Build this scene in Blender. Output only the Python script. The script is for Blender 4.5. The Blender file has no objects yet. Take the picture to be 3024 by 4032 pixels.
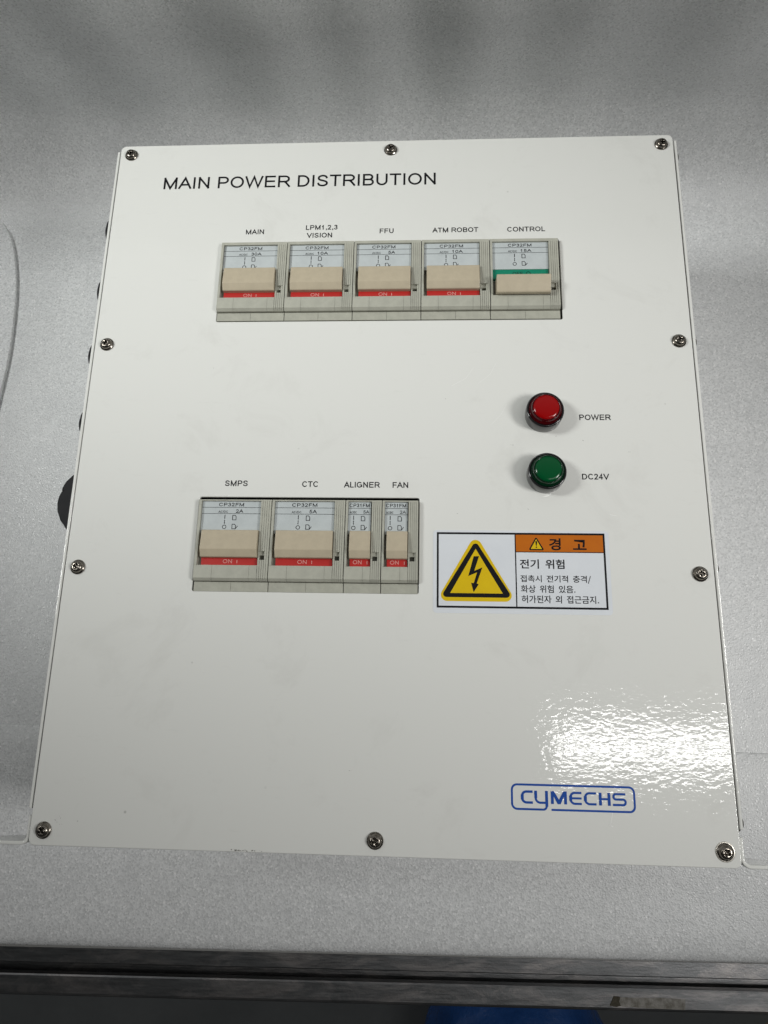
import bpy, bmesh, math, random, json
from mathutils import Vector, Matrix
random.seed(7)
MM = 0.001
scene = bpy.context.scene
COL = scene.collection

# ------------------------------------------------------------------ camera
PZ = 120.0                        # height of the front panel's face above the foam, mm
cam_d = bpy.data.cameras.new('camera')
cam = bpy.data.objects.new('camera', cam_d); COL.objects.link(cam)
Rw = ((0.9984, -0.0213, 0.0528), (0.0069, 0.9657, 0.2596), (-0.0565, -0.2588, 0.9643))
flip = lambda r: Vector((r[0], -r[1], -r[2]))
ax, ay, az = flip(Rw[0]), -flip(Rw[1]), -flip(Rw[2])
m = Matrix((ax, ay, az)).transposed().to_4x4()
m.translation = Vector((20.48, -121.99, 340.94 + PZ)) * MM
cam.matrix_world = m
cam_d.sensor_fit = 'HORIZONTAL'; cam_d.sensor_width = 36.0
cam_d.lens = 36.0 * 2906.17 / 3024.0
cam_d.clip_start = 0.01; cam_d.clip_end = 50.0
scene.camera = cam

# ------------------------------------------------------------------ world: the dim hall around the bench
w = bpy.data.worlds.new('World'); scene.world = w; w.use_nodes = True
nt = w.node_tree; nt.nodes.clear()
out = nt.nodes.new('ShaderNodeOutputWorld'); bg = nt.nodes.new('ShaderNodeBackground')
tc = nt.nodes.new('ShaderNodeTexCoord'); sx = nt.nodes.new('ShaderNodeSeparateXYZ')
rp = nt.nodes.new('ShaderNodeValToRGB'); mr = nt.nodes.new('ShaderNodeMapRange')
nt.links.new(tc.outputs['Generated'], sx.inputs[0])
nt.links.new(sx.outputs['Y'], mr.inputs[0])
mr.inputs[1].default_value = -1.0; mr.inputs[2].default_value = 1.0
for e_, (pos, v) in zip([rp.color_ramp.elements[0], rp.color_ramp.elements[1], rp.color_ramp.elements.new(0.80), rp.color_ramp.elements.new(0.92)],
                        ((0.515, 0.045), (0.548, 0.56), (0.80, 0.48), (0.92, 0.22))):
    e_.position = pos; e_.color = (v, v * 1.01, v, 1)
nt.links.new(mr.outputs[0], rp.inputs[0]); nt.links.new(rp.outputs[0], bg.inputs[0])
bg.inputs[1].default_value = 0.84
nt.links.new(bg.outputs[0], out.inputs[0])

# ------------------------------------------------------------------ lamps: ceiling tube and two added spots
def area(name, loc, target, sx_, sy_, power, col=(1, 1, 1)):
    d = bpy.data.lights.new(name, 'AREA'); d.shape = 'RECTANGLE'; d.size = sx_; d.size_y = sy_
    d.energy = power; d.color = col
    o = bpy.data.objects.new(name, d); COL.objects.link(o)
    o.location = loc
    o.rotation_euler = (Vector(target) - Vector(loc)).to_track_quat('-Z', 'Y').to_euler()
    return o
area('ceiling_tube', (0.66, -0.195, 1.62), (0.66, -0.195, 0), 0.66, 0.078, 2.7, (1.0, 0.99, 0.97))
def spot(name, loc, target, power, size, soft, col):
    d = bpy.data.lights.new(name, 'SPOT'); d.energy = power; d.spot_size = math.radians(size); d.spot_blend = 1.0
    d.shadow_soft_size = soft; d.color = col
    o = bpy.data.objects.new(name, d); COL.objects.link(o); o.location = loc
    o.rotation_euler = (Vector(target) - Vector(loc)).to_track_quat('-Z', 'Y').to_euler()
    return o
spot('left_added_spot', (-0.80, 0.16, 0.90), (-0.09, 0.165, 0.10), 36.5, 36, 0.15, (0.98, 1.0, 0.98))  # added spot; narrow cone leaves the lower left dark
spot('right_added_spot', (0.84, -0.22, 0.92), (0.08, -0.01, 0.10), 27, 39, 0.15, (1.0, 0.99, 0.97))  # added spot; limited cone grades the panel brightness

scene.view_settings.view_transform = 'Standard'; scene.view_settings.look = 'None'
scene.view_settings.exposure = 0.06; scene.view_settings.gamma = 1.0
scene.view_settings.use_curve_mapping = False
scene.cycles.use_denoising = True
scene.cycles.max_bounces = 8

# ------------------------------------------------------------------ materials
def mat(name, col, rough=0.5, metal=0.0, coat=0.0, coat_rough=0.05, spec=0.5, trans=0.0, ior=1.5):
    m = bpy.data.materials.new(name); m.use_nodes = True
    b = m.node_tree.nodes['Principled BSDF']
    b.inputs['Base Color'].default_value = (*col, 1)
    b.inputs['Roughness'].default_value = rough; b.inputs['Metallic'].default_value = metal
    b.inputs['Coat Weight'].default_value = coat; b.inputs['Coat Roughness'].default_value = coat_rough
    b.inputs['Specular IOR Level'].default_value = spec
    b.inputs['Transmission Weight'].default_value = trans; b.inputs['IOR'].default_value = ior
    return m
class N:                                   # short node wiring
    def __init__(s, m): s.t = m.node_tree; s.b = s.t.nodes['Principled BSDF']
    def n(s, typ, **kw):
        x = s.t.nodes.new('ShaderNode' + typ)
        for k, v in kw.items():
            if k.startswith('i_'): x.inputs[int(k[2:]) if k[2:].isdigit() else k[2:].replace('_', ' ')].default_value = v
            else: setattr(x, k, v)
        return x
    def l(s, a, b): s.t.links.new(a, b)
    def coords(s, scale=(1, 1, 1), rot=(0, 0, 0)):
        c = s.n('TexCoord'); mp = s.n('Mapping'); s.l(c.outputs['Object'], mp.inputs[0])
        mp.inputs['Scale'].default_value = scale; mp.inputs['Rotation'].default_value = rot
        return mp.outputs[0]
    def noise(s, co, scale, detail=2.0, rough=0.5, dist=0.0):
        x = s.n('TexNoise'); s.l(co, x.inputs['Vector']); x.inputs['Scale'].default_value = scale
        x.inputs['Detail'].default_value = detail; x.inputs['Roughness'].default_value = rough
        x.inputs['Distortion'].default_value = dist
        return x.outputs['Fac']
    def rng(s, v, a, b, c=0.0, d=1.0):
        x = s.n('MapRange'); s.l(v, x.inputs[0])
        for i, q in enumerate((a, b, c, d)): x.inputs[i + 1].default_value = q
        return x.outputs[0]
    def math(s, op, a, b=0.0):
        x = s.n('Math', operation=op)
        for i, q in enumerate((a, b)):
            if isinstance(q, (int, float)): x.inputs[i].default_value = q
            else: s.l(q, x.inputs[i])
        return x.outputs[0]
    def mix(s, f, a, b):
        x = s.n('Mix', data_type='RGBA')
        if isinstance(f, (int, float)): x.inputs[0].default_value = f
        else: s.l(f, x.inputs[0])
        for i, q in ((6, a), (7, b)):
            if isinstance(q, tuple): x.inputs[i].default_value = (*q, 1)
            else: s.l(q, x.inputs[i])
        return x.outputs[2]
    def bump(s, h, strength, dist, prev=None):
        x = s.n('Bump'); s.l(h, x.inputs['Height']); x.inputs['Strength'].default_value = strength
        x.inputs['Distance'].default_value = dist
        if prev: s.l(prev, x.inputs['Normal'])
        return x.outputs[0]

def paint_mat():                            # white powder coat with orange peel, faint smudges and specks
    m = mat('white_powder_coat', (0.74, 0.745, 0.71), 0.42, coat=1.0, coat_rough=0.03, spec=0.12)
    k = N(m); co = k.coords()
    dirt = k.rng(k.noise(co, 26, 6, 0.7, 0.6), 0.56, 0.80)
    streak = k.rng(k.noise(k.coords((1, 5, 1), (0, 0, 0.5)), 60, 4, 0.7), 0.62, 0.85)
    d = k.math('MULTIPLY', k.math('MAXIMUM', dirt, k.math('MULTIPLY', streak, 0.7)), 0.24)
    c = k.mix(d, (0.745, 0.75, 0.715), (0.45, 0.44, 0.40))
    v = k.n('TexVoronoi'); k.l(co, v.inputs['Vector']); v.inputs['Scale'].default_value = 42
    spk = k.math('MULTIPLY', k.rng(v.outputs['Distance'], 0.035, 0.012), k.rng(k.noise(co, 30, 1), 0.5, 0.62))
    c = k.mix(k.math('MULTIPLY', spk, 0.55), c, (0.16, 0.15, 0.13))
    k.l(c, k.b.inputs['Base Color'])
    peel = k.noise(k.coords((0.75, 1.2, 1)), 480, 1.6, 0.5)
    wave = k.noise(co, 90, 1.0, 0.5)
    n1 = k.bump(peel, 0.5, 0.00012); n2 = k.bump(wave, 0.2, 0.0003, n1)
    k.l(n2, k.b.inputs['Coat Normal'])
    k.l(k.bump(peel, 0.1, 0.0001), k.b.inputs['Normal'])
    k.l(k.rng(k.noise(co, 35, 5, 0.6), 0.35, 0.8, 0.045, 0.085), k.b.inputs['Coat Roughness'])
    return m
def foam_mat():                             # expanded polyethylene sheet: pearly closed cells
    m = mat('packing_foam', (0.62, 0.63, 0.63), 0.45, spec=0.5)
    k = N(m); co = k.coords()
    v = k.n('TexVoronoi'); k.l(co, v.inputs['Vector']); v.inputs['Scale'].default_value = 1050
    sp = k.n('SeparateColor'); k.l(v.outputs['Color'], sp.inputs[0])
    r, g = sp.outputs[0], sp.outputs[1]
    c = k.mix(r, (0.64, 0.65, 0.65), (0.86, 0.87, 0.87))
    big = k.noise(co, 45, 4, 0.65)
    c = k.mix(k.rng(big, 0.35, 0.7, 0, 0.30), c, (0.60, 0.61, 0.62))
    spark = k.rng(g, 0.955, 0.97)  # cell glints put into the colour as near-white cells
    c = k.mix(k.math('MULTIPLY', spark, 0.85), c, (0.95, 0.95, 0.95))
    k.l(c, k.b.inputs['Base Color'])
    k.l(k.rng(r, 0, 1, 0.22, 0.6), k.b.inputs['Roughness'])
    n1 = k.bump(v.outputs['Distance'], 0.35, 0.0004)
    n2 = k.bump(k.noise(co, 700, 3, 0.7), 0.22, 0.0004, n1)
    n3 = k.bump(k.noise(co, 38, 2, 0.5), 0.12, 0.003, n2)
    k.l(n3, k.b.inputs['Normal'])
    return m
def plastic(name, col, rough=0.42, var=0.12, scale=160):
    m = mat(name, col, rough)
    k = N(m); co = k.coords()
    dk = tuple(x * (1 - var) for x in col); lt = tuple(min(1, x * (1 + var * 0.5)) for x in col)
    k.l(k.mix(k.rng(k.noise(co, scale, 5, 0.65), 0.3, 0.7), dk, lt), k.b.inputs['Base Color'])
    k.l(k.bump(k.noise(co, 1800, 2), 0.12, 0.0002), k.b.inputs['Normal'])
    return m
def rail_mat():
    m = mat('anodised_aluminium', (0.30, 0.305, 0.31), 0.38, metal=1.0)
    k = N(m); co = k.coords((1, 14, 14)); co2 = k.coords()
    brushed = k.noise(co, 70, 6, 0.7)
    wear = k.rng(k.noise(k.coords((1, 3, 3)), 26, 7, 0.75, 0.8), 0.46, 0.66)
    c = k.mix(k.rng(brushed, 0.3, 0.7), (0.19, 0.195, 0.20), (0.27, 0.275, 0.28))
    c = k.mix(k.math('MULTIPLY', wear, 0.8), c, (0.46, 0.43, 0.42))
    dark = k.rng(k.noise(k.coords((1, 5, 5)), 60, 6, 0.8), 0.62, 0.72)
    c = k.mix(k.math('MULTIPLY', dark, 0.6), c, (0.09, 0.085, 0.08))
    k.l(c, k.b.inputs['Base Color'])
    k.l(k.rng(brushed, 0.2, 0.8, 0.26, 0.46), k.b.inputs['Roughness'])
    k.l(k.bump(k.noise(co2, 900, 4, 0.75), 0.22, 0.0004), k.b.inputs['Normal'])
    return m
def screw_mat():
    m = mat('nickel_screw', (0.26, 0.235, 0.205), 0.24, metal=1.0)
    k = N(m); co = k.coords()
    k.l(k.mix(k.rng(k.noise(co, 900, 4, 0.7), 0.35, 0.7), (0.16, 0.14, 0.115), (0.36, 0.335, 0.30)), k.b.inputs['Base Color'])
    k.l(k.bump(k.noise(co, 1500, 3), 0.2, 0.0003), k.b.inputs['Normal'])
    return m
def noisy(name, a, b, scale, rough=0.7, bump=0.3, dist=0.002, coat=0.0):
    m = mat(name, a, rough, coat=coat, spec=0.3); k = N(m); co = k.coords()
    f = k.noise(co, scale, 6, 0.65)
    k.l(k.mix(k.rng(f, 0.3, 0.7), a, b), k.b.inputs['Base Color'])
    k.l(k.bump(f, bump, dist), k.b.inputs['Normal'])
    return m
PAINT = paint_mat(); FOAM = foam_mat(); RAIL = rail_mat(); SCREW = screw_mat()
HOUSE = plastic('grey_breaker_plastic', (0.43, 0.43, 0.365))
STRIP = plastic('grey_terminal_cover', (0.41, 0.41, 0.345), 0.5, 0.18)
LEVER = plastic('beige_lever_plastic', (0.495, 0.43, 0.315), 0.36, 0.09)
PLATE = plastic('rating_plate', (0.51, 0.55, 0.555), 0.28, 0.08)
RED = plastic('red_band', (0.46, 0.022, 0.018), 0.35, 0.1)
GREEN = plastic('green_band', (0.0, 0.205, 0.12), 0.35, 0.1)
INK = mat('black_ink', (0.008, 0.008, 0.010), 0.6, spec=0.12)
BANDINK = mat('pale_band_ink', (0.66, 0.30, 0.27), 0.45)
DARKINK = mat('dark_band_ink', (0.0, 0.05, 0.03), 0.45)
BLUE = noisy('blue_logo_ink', (0.001, 0.055, 0.31), (0.002, 0.068, 0.36), 800, 0.6, 0.05, 0.0002)
STICK = noisy('white_vinyl', (0.72, 0.75, 0.78), (0.68, 0.71, 0.745), 70, 0.32, 0.05, 0.0005, 0.4)
ORANGE = noisy('orange_print', (0.51, 0.135, 0.003), (0.47, 0.115, 0.003), 120, 0.35, 0.03, 0.0003)
YELLOW = noisy('yellow_print', (0.71, 0.49, 0.004), (0.66, 0.45, 0.003), 90, 0.35, 0.03, 0.0003)
BLACKP = noisy('black_plastic', (0.006, 0.006, 0.008), (0.012, 0.012, 0.014), 300, 0.5, 0.05, 0.0003)
BLACKP.node_tree.nodes['Principled BSDF'].inputs['Specular IOR Level'].default_value = 0.15
BEZEL = mat('black_glossy_bezel', (0.012, 0.012, 0.013), 0.12, coat=0.5)
REDSK = mat('dark_red_clear_plastic', (0.20, 0.002, 0.008), 0.06, trans=0.75, ior=1.45)
REDLN = mat('red_lens_plastic', (0.27, 0.001, 0.0015), 0.16, coat=0.0, spec=0.3, coat_rough=0.03)
GRNSK = mat('dark_green_clear_plastic', (0.0, 0.085, 0.03), 0.06, trans=0.75, ior=1.45)
GRNLN = mat('green_lens_plastic', (0.0, 0.068, 0.019), 0.16, coat=0.0, spec=0.3, coat_rough=0.03)
DARKIN = mat('dark_interior', (0.01, 0.01, 0.01), 0.8)
SLOT = mat('dark_slot_plastic', (0.10, 0.10, 0.085), 0.6)
FLOOR = noisy('dark_floor', (0.11, 0.118, 0.12), (0.15, 0.158, 0.16), 6, 0.55, 0.1)
TOPM = noisy('bench_board', (0.30, 0.30, 0.29), (0.26, 0.26, 0.25), 20, 0.5, 0.05)
BAG = noisy('blue_polythene', (0.008, 0.05, 0.19), (0.02, 0.08, 0.27), 25, 0.25, 0.4, 0.01)
CARD = noisy('brown_cardboard', (0.22, 0.155, 0.10), (0.17, 0.12, 0.075), 40, 0.85, 0.2)
TAPE = noisy('glue_residue', (0.30, 0.29, 0.27), (0.11, 0.10, 0.08), 300, 0.6, 0.5, 0.0008)
RING = mat('flange_glint_metal', (0.80, 0.76, 0.68), 0.3, metal=0.7)  # bright colour standing in for the screw flange glint
SCRATCH = mat('pale_scratch', (0.86, 0.86, 0.84), 0.4)
GRIME = noisy('brown_grime', (0.035, 0.03, 0.018), (0.07, 0.06, 0.04), 700, 0.7, 0.5, 0.0008)

# ------------------------------------------------------------------ mesh builder (millimetres)
class MB:
    def __init__(s): s.bm = bmesh.new(); s.mats = []
    def mi(s, m):
        if m not in s.mats: s.mats.append(m)
        return s.mats.index(m)
    def face(s, pts, m, smooth=False):
        f = s.bm.faces.new([s.bm.verts.new(p) for p in pts]); f.material_index = s.mi(m); f.smooth = smooth; return f
    def box(s, x0, x1, y0, y1, z0, z1, m):
        return s.prism([(x0, y0), (x1, y0), (x1, y1), (x0, y1)], z0, z1, m)
    def prism(s, poly, z0, z1, m, axis='z', smooth=False):
        if axis == 'z': P = lambda a, b, c: (a, b, c)
        elif axis == 'x': P = lambda a, b, c: (c, a, b)        # poly in (y, z), extruded along x
        else: P = lambda a, b, c: (a, c, b)                    # poly in (x, z), extruded along y
        bt = [s.bm.verts.new(P(a, b, z0)) for a, b in poly]; tp = [s.bm.verts.new(P(a, b, z1)) for a, b in poly]
        fs = [s.bm.faces.new(bt[::-1]), s.bm.faces.new(tp)]; n = len(poly)
        for i in range(n):
            f = s.bm.faces.new((bt[i], bt[(i + 1) % n], tp[(i + 1) % n], tp[i])); f.smooth = smooth; fs.append(f)
        for f in fs: f.material_index = s.mi(m)
        return fs
    def lathe(s, prof, c, m, seg=48, axis='z', smooth=True, sy=1.0):
        rings = []
        for r, h in prof:
            ring = []
            for i in range(seg):
                a = 2 * math.pi * i / seg; u, v = r * math.cos(a), r * math.sin(a) * sy
                p = (u, v, h) if axis == 'z' else (h, u, v)
                ring.append(s.bm.verts.new((c[0] + p[0], c[1] + p[1], c[2] + p[2])))
            rings.append(ring)
        for a, b in zip(rings, rings[1:]):
            for i in range(seg):
                f = s.bm.faces.new((a[i], a[(i + 1) % seg], b[(i + 1) % seg], b[i])); f.smooth = smooth; f.material_index = s.mi(m)
        for ring in (rings[0], rings[-1]):
            f = s.bm.faces.new(ring); f.material_index = s.mi(m)
    def stroke(s, pts, wid, z, m, closed=False):
        pts = [q for i, q in enumerate(pts) if i == 0 or (Vector(q) - Vector(pts[i - 1])).length > wid * 0.04]
        n = len(pts); L, R = [], []
        for i in range(n):
            p = Vector(pts[i]); a = Vector(pts[(i - 1) % n]) if (closed or i > 0) else None
            b = Vector(pts[(i + 1) % n]) if (closed or i < n - 1) else None
            d1 = (p - a).normalized() if a else None; d2 = (b - p).normalized() if b else None
            if d1 is None: d1 = d2
            if d2 is None: d2 = d1
            nn = Vector((-(d1 + d2).y, (d1 + d2).x)).normalized(); c = max(0.4, nn.dot(Vector((-d1.y, d1.x))))
            o = nn * (wid / 2 / c); L.append(p + o); R.append(p - o)
        for i in range(n if closed else n - 1):
            j = (i + 1) % n
            s.face([(*R[i], z), (*R[j], z), (*L[j], z), (*L[i], z)], m)
    def text(s, t, x0, x1, base, cap, z, m, fat=0.0):
        if ord(t[0]) < 1000: return pen_text(s, t, x0, x1, base, cap, z, m, 0.145 + fat)
        pl = GLYPH[t]; xs = [v for q in pl for v in q[::2]]; ys = [v for q in pl for v in q[1::2]]
        sxx = (x1 - x0) / (max(xs) - min(xs)); yb = min(ys); syy = cap / (max(ys) - yb)
        s.fill([[(x0 + (q[i] - min(xs)) * sxx, base + (q[i + 1] - yb) * syy) for i in range(0, len(q), 2)] for q in pl], z, m, fat)
    def fill(s, polys, z, m, fat=0.0, extrude=0.0, bevel=0.0, bres=2):
        c = bpy.data.curves.new('outline', 'CURVE'); c.dimensions = '2D'; c.fill_mode = 'BOTH'
        c.offset = fat; c.extrude = extrude; c.bevel_depth = bevel; c.bevel_resolution = bres
        for q in polys:
            sp = c.splines.new('POLY'); sp.points.add(len(q) - 1)
            for pt, (a, b) in zip(sp.points, q): pt.co = (a, b, 0, 1)
            sp.use_cyclic_u = True
        o = bpy.data.objects.new('outline', c); COL.objects.link(o)
        dg = bpy.context.evaluated_depsgraph_get()
        me = bpy.data.meshes.new_from_object(o.evaluated_get(dg))
        n0 = len(s.bm.faces); v0 = len(s.bm.verts)
        s.bm.from_mesh(me); s.bm.verts.ensure_lookup_table(); s.bm.faces.ensure_lookup_table()
        for v in s.bm.verts[v0:]: v.co.z += z
        for f in s.bm.faces[n0:]: f.material_index = s.mi(m); f.smooth = False
        bpy.data.objects.remove(o); bpy.data.curves.remove(c); bpy.data.meshes.remove(me)
    def build(s, name, parent=None, loc=(0, 0, 0), recalc=True):
        if recalc: bmesh.ops.recalc_face_normals(s.bm, faces=s.bm.faces)
        bmesh.ops.scale(s.bm, vec=(MM, MM, MM), verts=s.bm.verts)
        me = bpy.data.meshes.new(name); s.bm.to_mesh(me); s.bm.free()
        for m in s.mats: me.materials.append(m)
        o = bpy.data.objects.new(name, me); COL.objects.link(o)
        o.location = [v * MM for v in loc]
        if parent: o.parent = parent
        return o
def flatprint(o):                           # printed ink and films face up
    for p in o.data.polygons:
        if p.normal.z < 0: p.flip()
    return o
def empty(name, loc=(0, 0, 0)):
    o = bpy.data.objects.new(name, None); COL.objects.link(o); o.location = [v * MM for v in loc]; o.empty_display_size = 0.02; return o
def tag(o, label, cat, group=None):
    o['label'] = label; o['category'] = cat
    if group: o['group'] = group
def struct(o): o['kind'] = 'structure'; return o
def rrect(x0, x1, y0, y1, r, n=6):
    pts = []
    for cx, cy, a in ((x1 - r, y1 - r, 0), (x0 + r, y1 - r, 90), (x0 + r, y0 + r, 180), (x1 - r, y0 + r, 270)):
        for i in range(n + 1):
            t = math.radians(a + 90 * i / n); pts.append((cx + r * math.cos(t), cy + r * math.sin(t)))
    return pts
def rpoly(pts, r, n=6):                     # polygon or path corner rounding (closed)
    res = []; k = len(pts)
    for i in range(k):
        res += fillet(pts[i - 1], pts[i], pts[(i + 1) % k], r, n)
    return res
def fillet(a, p, b, r, n=6):
    a, p, b = Vector(a), Vector(p), Vector(b); d1 = (a - p).normalized(); d2 = (b - p).normalized()
    ang = d1.angle(d2); t = r / math.tan(ang / 2); c = p + (d1 + d2).normalized() * (r / math.sin(ang / 2))
    s0 = p + d1 * t - c; s1 = p + d2 * t - c
    a0 = math.atan2(s0.y, s0.x); a1 = math.atan2(s1.y, s1.x); da = (a1 - a0 + math.pi) % (2 * math.pi) - math.pi
    return [(c.x + r * math.cos(a0 + da * i / n), c.y + r * math.sin(a0 + da * i / n)) for i in range(n + 1)]
def rpath(pts, r, n=6):                     # open path with rounded inner corners
    res = [pts[0]]
    for i in range(1, len(pts) - 1):
        rr = r[i - 1] if isinstance(r, (list, tuple)) else r
        res += fillet(pts[i - 1], pts[i], pts[i + 1], rr, n) if rr > 0 else [pts[i]]
    return res + [pts[-1]]

# ------------------------------------------------------------------ grotesque capitals as pen strokes: lsb, width, advance (em) + strokes in a unit box
def arc_(cx, cy, rx, ry, a0, a1, n=14): return [(cx + rx * math.cos(math.radians(a0 + (a1 - a0) * i / n)), cy + ry * math.sin(math.radians(a0 + (a1 - a0) * i / n))) for i in range(n + 1)]
def spl_(pts, k=4):
    r = []
    for i in range(len(pts) - 1):
        p0, p1, p2, p3 = (Vector(pts[max(0, min(len(pts) - 1, j))]) for j in (i - 1, i, i + 1, i + 2))
        for q in range(k):
            t = q / k; r.append(tuple(0.5 * ((2 * p1) + (p2 - p0) * t + (2 * p0 - 5 * p1 + 4 * p2 - p3) * t * t + (3 * p1 - p0 - 3 * p2 + p3) * t ** 3)))
    return r + [pts[-1]]
def bowl_(x, y0, y1, rx=None): return [(0, y1), (x, y1)] + arc_(x, (y0 + y1) / 2, 1 - x if rx is None else rx, (y1 - y0) / 2, 88, -88, 10) + [(x, y0), (0, y0)]
PEN = {
 'A': (-.001, .67, .667, [[(0, 0), (.5, 1), (1, 0)], [(.17, .33), (.83, .33)]]),
 'B': (.073, .555, .667, [[(0, 0), (0, 1)], bowl_(.58, .53, 1, .34), bowl_(.6, 0, .53)]),
 'C': (.05, .64, .722, [arc_(.51, .5, .51, .5, 38, 324, 24)]),
 'D': (.077, .595, .722, [[(0, 0), (0, 1)], bowl_(.42, 0, 1)]),
 'E': (.079, .54, .667, [[(1, 1), (0, 1), (0, 0), (1, 0)], [(0, .53), (.93, .53)]]),
 'F': (.082, .487, .611, [[(1, 1), (0, 1), (0, 0)], [(0, .5), (.88, .5)]]),
 'G': (.053, .66, .778, [arc_(.5, .5, .5, .5, 38, 312, 24) + [(1, .13), (1, .46), (.55, .46)]]),
 'I': (.093, .095, .278, [[(.5, 0), (.5, 1)]]),
 'L': (.073, .447, .556, [[(0, 1), (0, 0), (1, 0)]]),
 'M': (.074, .684, .833, [[(0, 0), (0, 1)], [(0, 1), (.5, 0), (1, 1)], [(1, 1), (1, 0)]]),
 'N': (.076, .563, .722, [[(0, 0), (0, 1)], [(0, 1), (1, 0)], [(1, 0), (1, 1)]]),
 'O': (.048, .685, .778, [arc_(.5, .5, .5, .5, 0, 360, 32)]),
 'P': (.077, .545, .667, [[(0, 0), (0, 1)], bowl_(.6, .45, 1)]),
 'R': (.079, .63, .722, [[(0, 0), (0, 1)], bowl_(.58, .47, 1, .35), [(.5, .46), (.68, .36), (.98, 0)]]),
 'S': (.045, .57, .667, [spl_([(.95, .72), (.84, .92), (.5, 1), (.16, .91), (.07, .74), (.18, .6), (.5, .51), (.84, .41), (.97, .25), (.85, .08), (.5, 0), (.14, .08), (.02, .28)])]),
 'T': (.021, .57, .611, [[(0, 1), (1, 1)], [(.5, 1), (.5, 0)]]),
 'U': (.079, .56, .722, [[(0, 1), (0, .38)] + arc_(.5, .38, .5, .38, 180, 360, 16) + [(1, .38), (1, 1)]]),
 'V': (.004, .657, .667, [[(0, 1), (.5, 0), (1, 1)]]),
 'W': (.012, .92, .944, [[(0, 1), (.245, 0), (.5, 1), (.755, 0), (1, 1)]]),
 '0': (.04, .47, .556, [arc_(.5, .5, .5, .5, 0, 360, 28)]),
 '1': (.11, .25, .556, [[(.9, 0), (.9, 1)], [(.9, .98), (.55, .82), (0, .7)]]),
 '2': (.03, .47, .556, [spl_([(.04, .72), (.13, .92), (.48, 1), (.85, .91), (.93, .73), (.8, .5), (.4, .22), (.06, 0)]), [(.03, 0), (1, 0)]]),
 '3': (.042, .47, .556, [spl_([(.05, .76), (.18, .94), (.48, 1), (.8, .92), (.88, .76), (.75, .58), (.4, .53)]), spl_([(.4, .53), (.8, .46), (.97, .27), (.85, .08), (.48, 0), (.15, .07), (.02, .26)])]),
 '4': (.013, .49, .556, [[(.75, 0), (.75, 1), (0, .27), (1, .27)]]),
 '5': (.042, .475, .556, [[(.9, 1), (.24, 1), (.12, .48)], spl_([(.12, .48), (.4, .63), (.75, .58), (.96, .33), (.82, .08), (.45, 0), (.14, .07), (.02, .24)])]),
 ',': (.1, .08, .278, [[(.6, .07), (.6, 0), (.2, -.14)]]),
 '/': (0, .28, .278, [[(0, 0), (1, 1)]]),
}

def pen_text(mb, t, x0, x1, base, cap, z, m, weight=0.125):
    x = 0.0; spots = []
    for ch in t:
        if ch == ' ': x += .278; continue
        l, wd, adv, st_ = PEN[ch]; spots.append((x + l, wd, st_)); x += adv
    a, b_ = spots[0][0], spots[-1][0] + spots[-1][1]; k = (x1 - x0) / (b_ - a); pw = weight * cap; n = 0
    for xl, wd, st_ in spots:
        gx = x0 + (xl - a) * k + pw / 2; gw = max(0.0, wd * k - pw)
        for s_ in st_:
            n += 1; closed = len(s_) > 20 and (Vector(s_[0]) - Vector(s_[-1])).length < 1e-6
            pts = [(gx + u * gw, base + pw / 2 + v * (cap - pw)) for u, v in s_]
            # butt ends reach the cap and base lines
            def ext(p, q):
                d = (Vector(p) - Vector(q)); d.normalize(); return tuple(Vector(p) + d * (pw / 2 if abs(d.y) > .5 or abs(d.x) > .95 else 0))
            if not closed:
                if s_[0][1] in (0, 1) or len(s_) <= 4: pts[0] = ext(pts[0], pts[1])
                if s_[-1][1] in (0, 1) or len(s_) <= 4: pts[-1] = ext(pts[-1], pts[-2])
            mb.stroke(pts[:-1] if closed else pts, pw, z + 0.0012 * (n % 9), m, closed)

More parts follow.
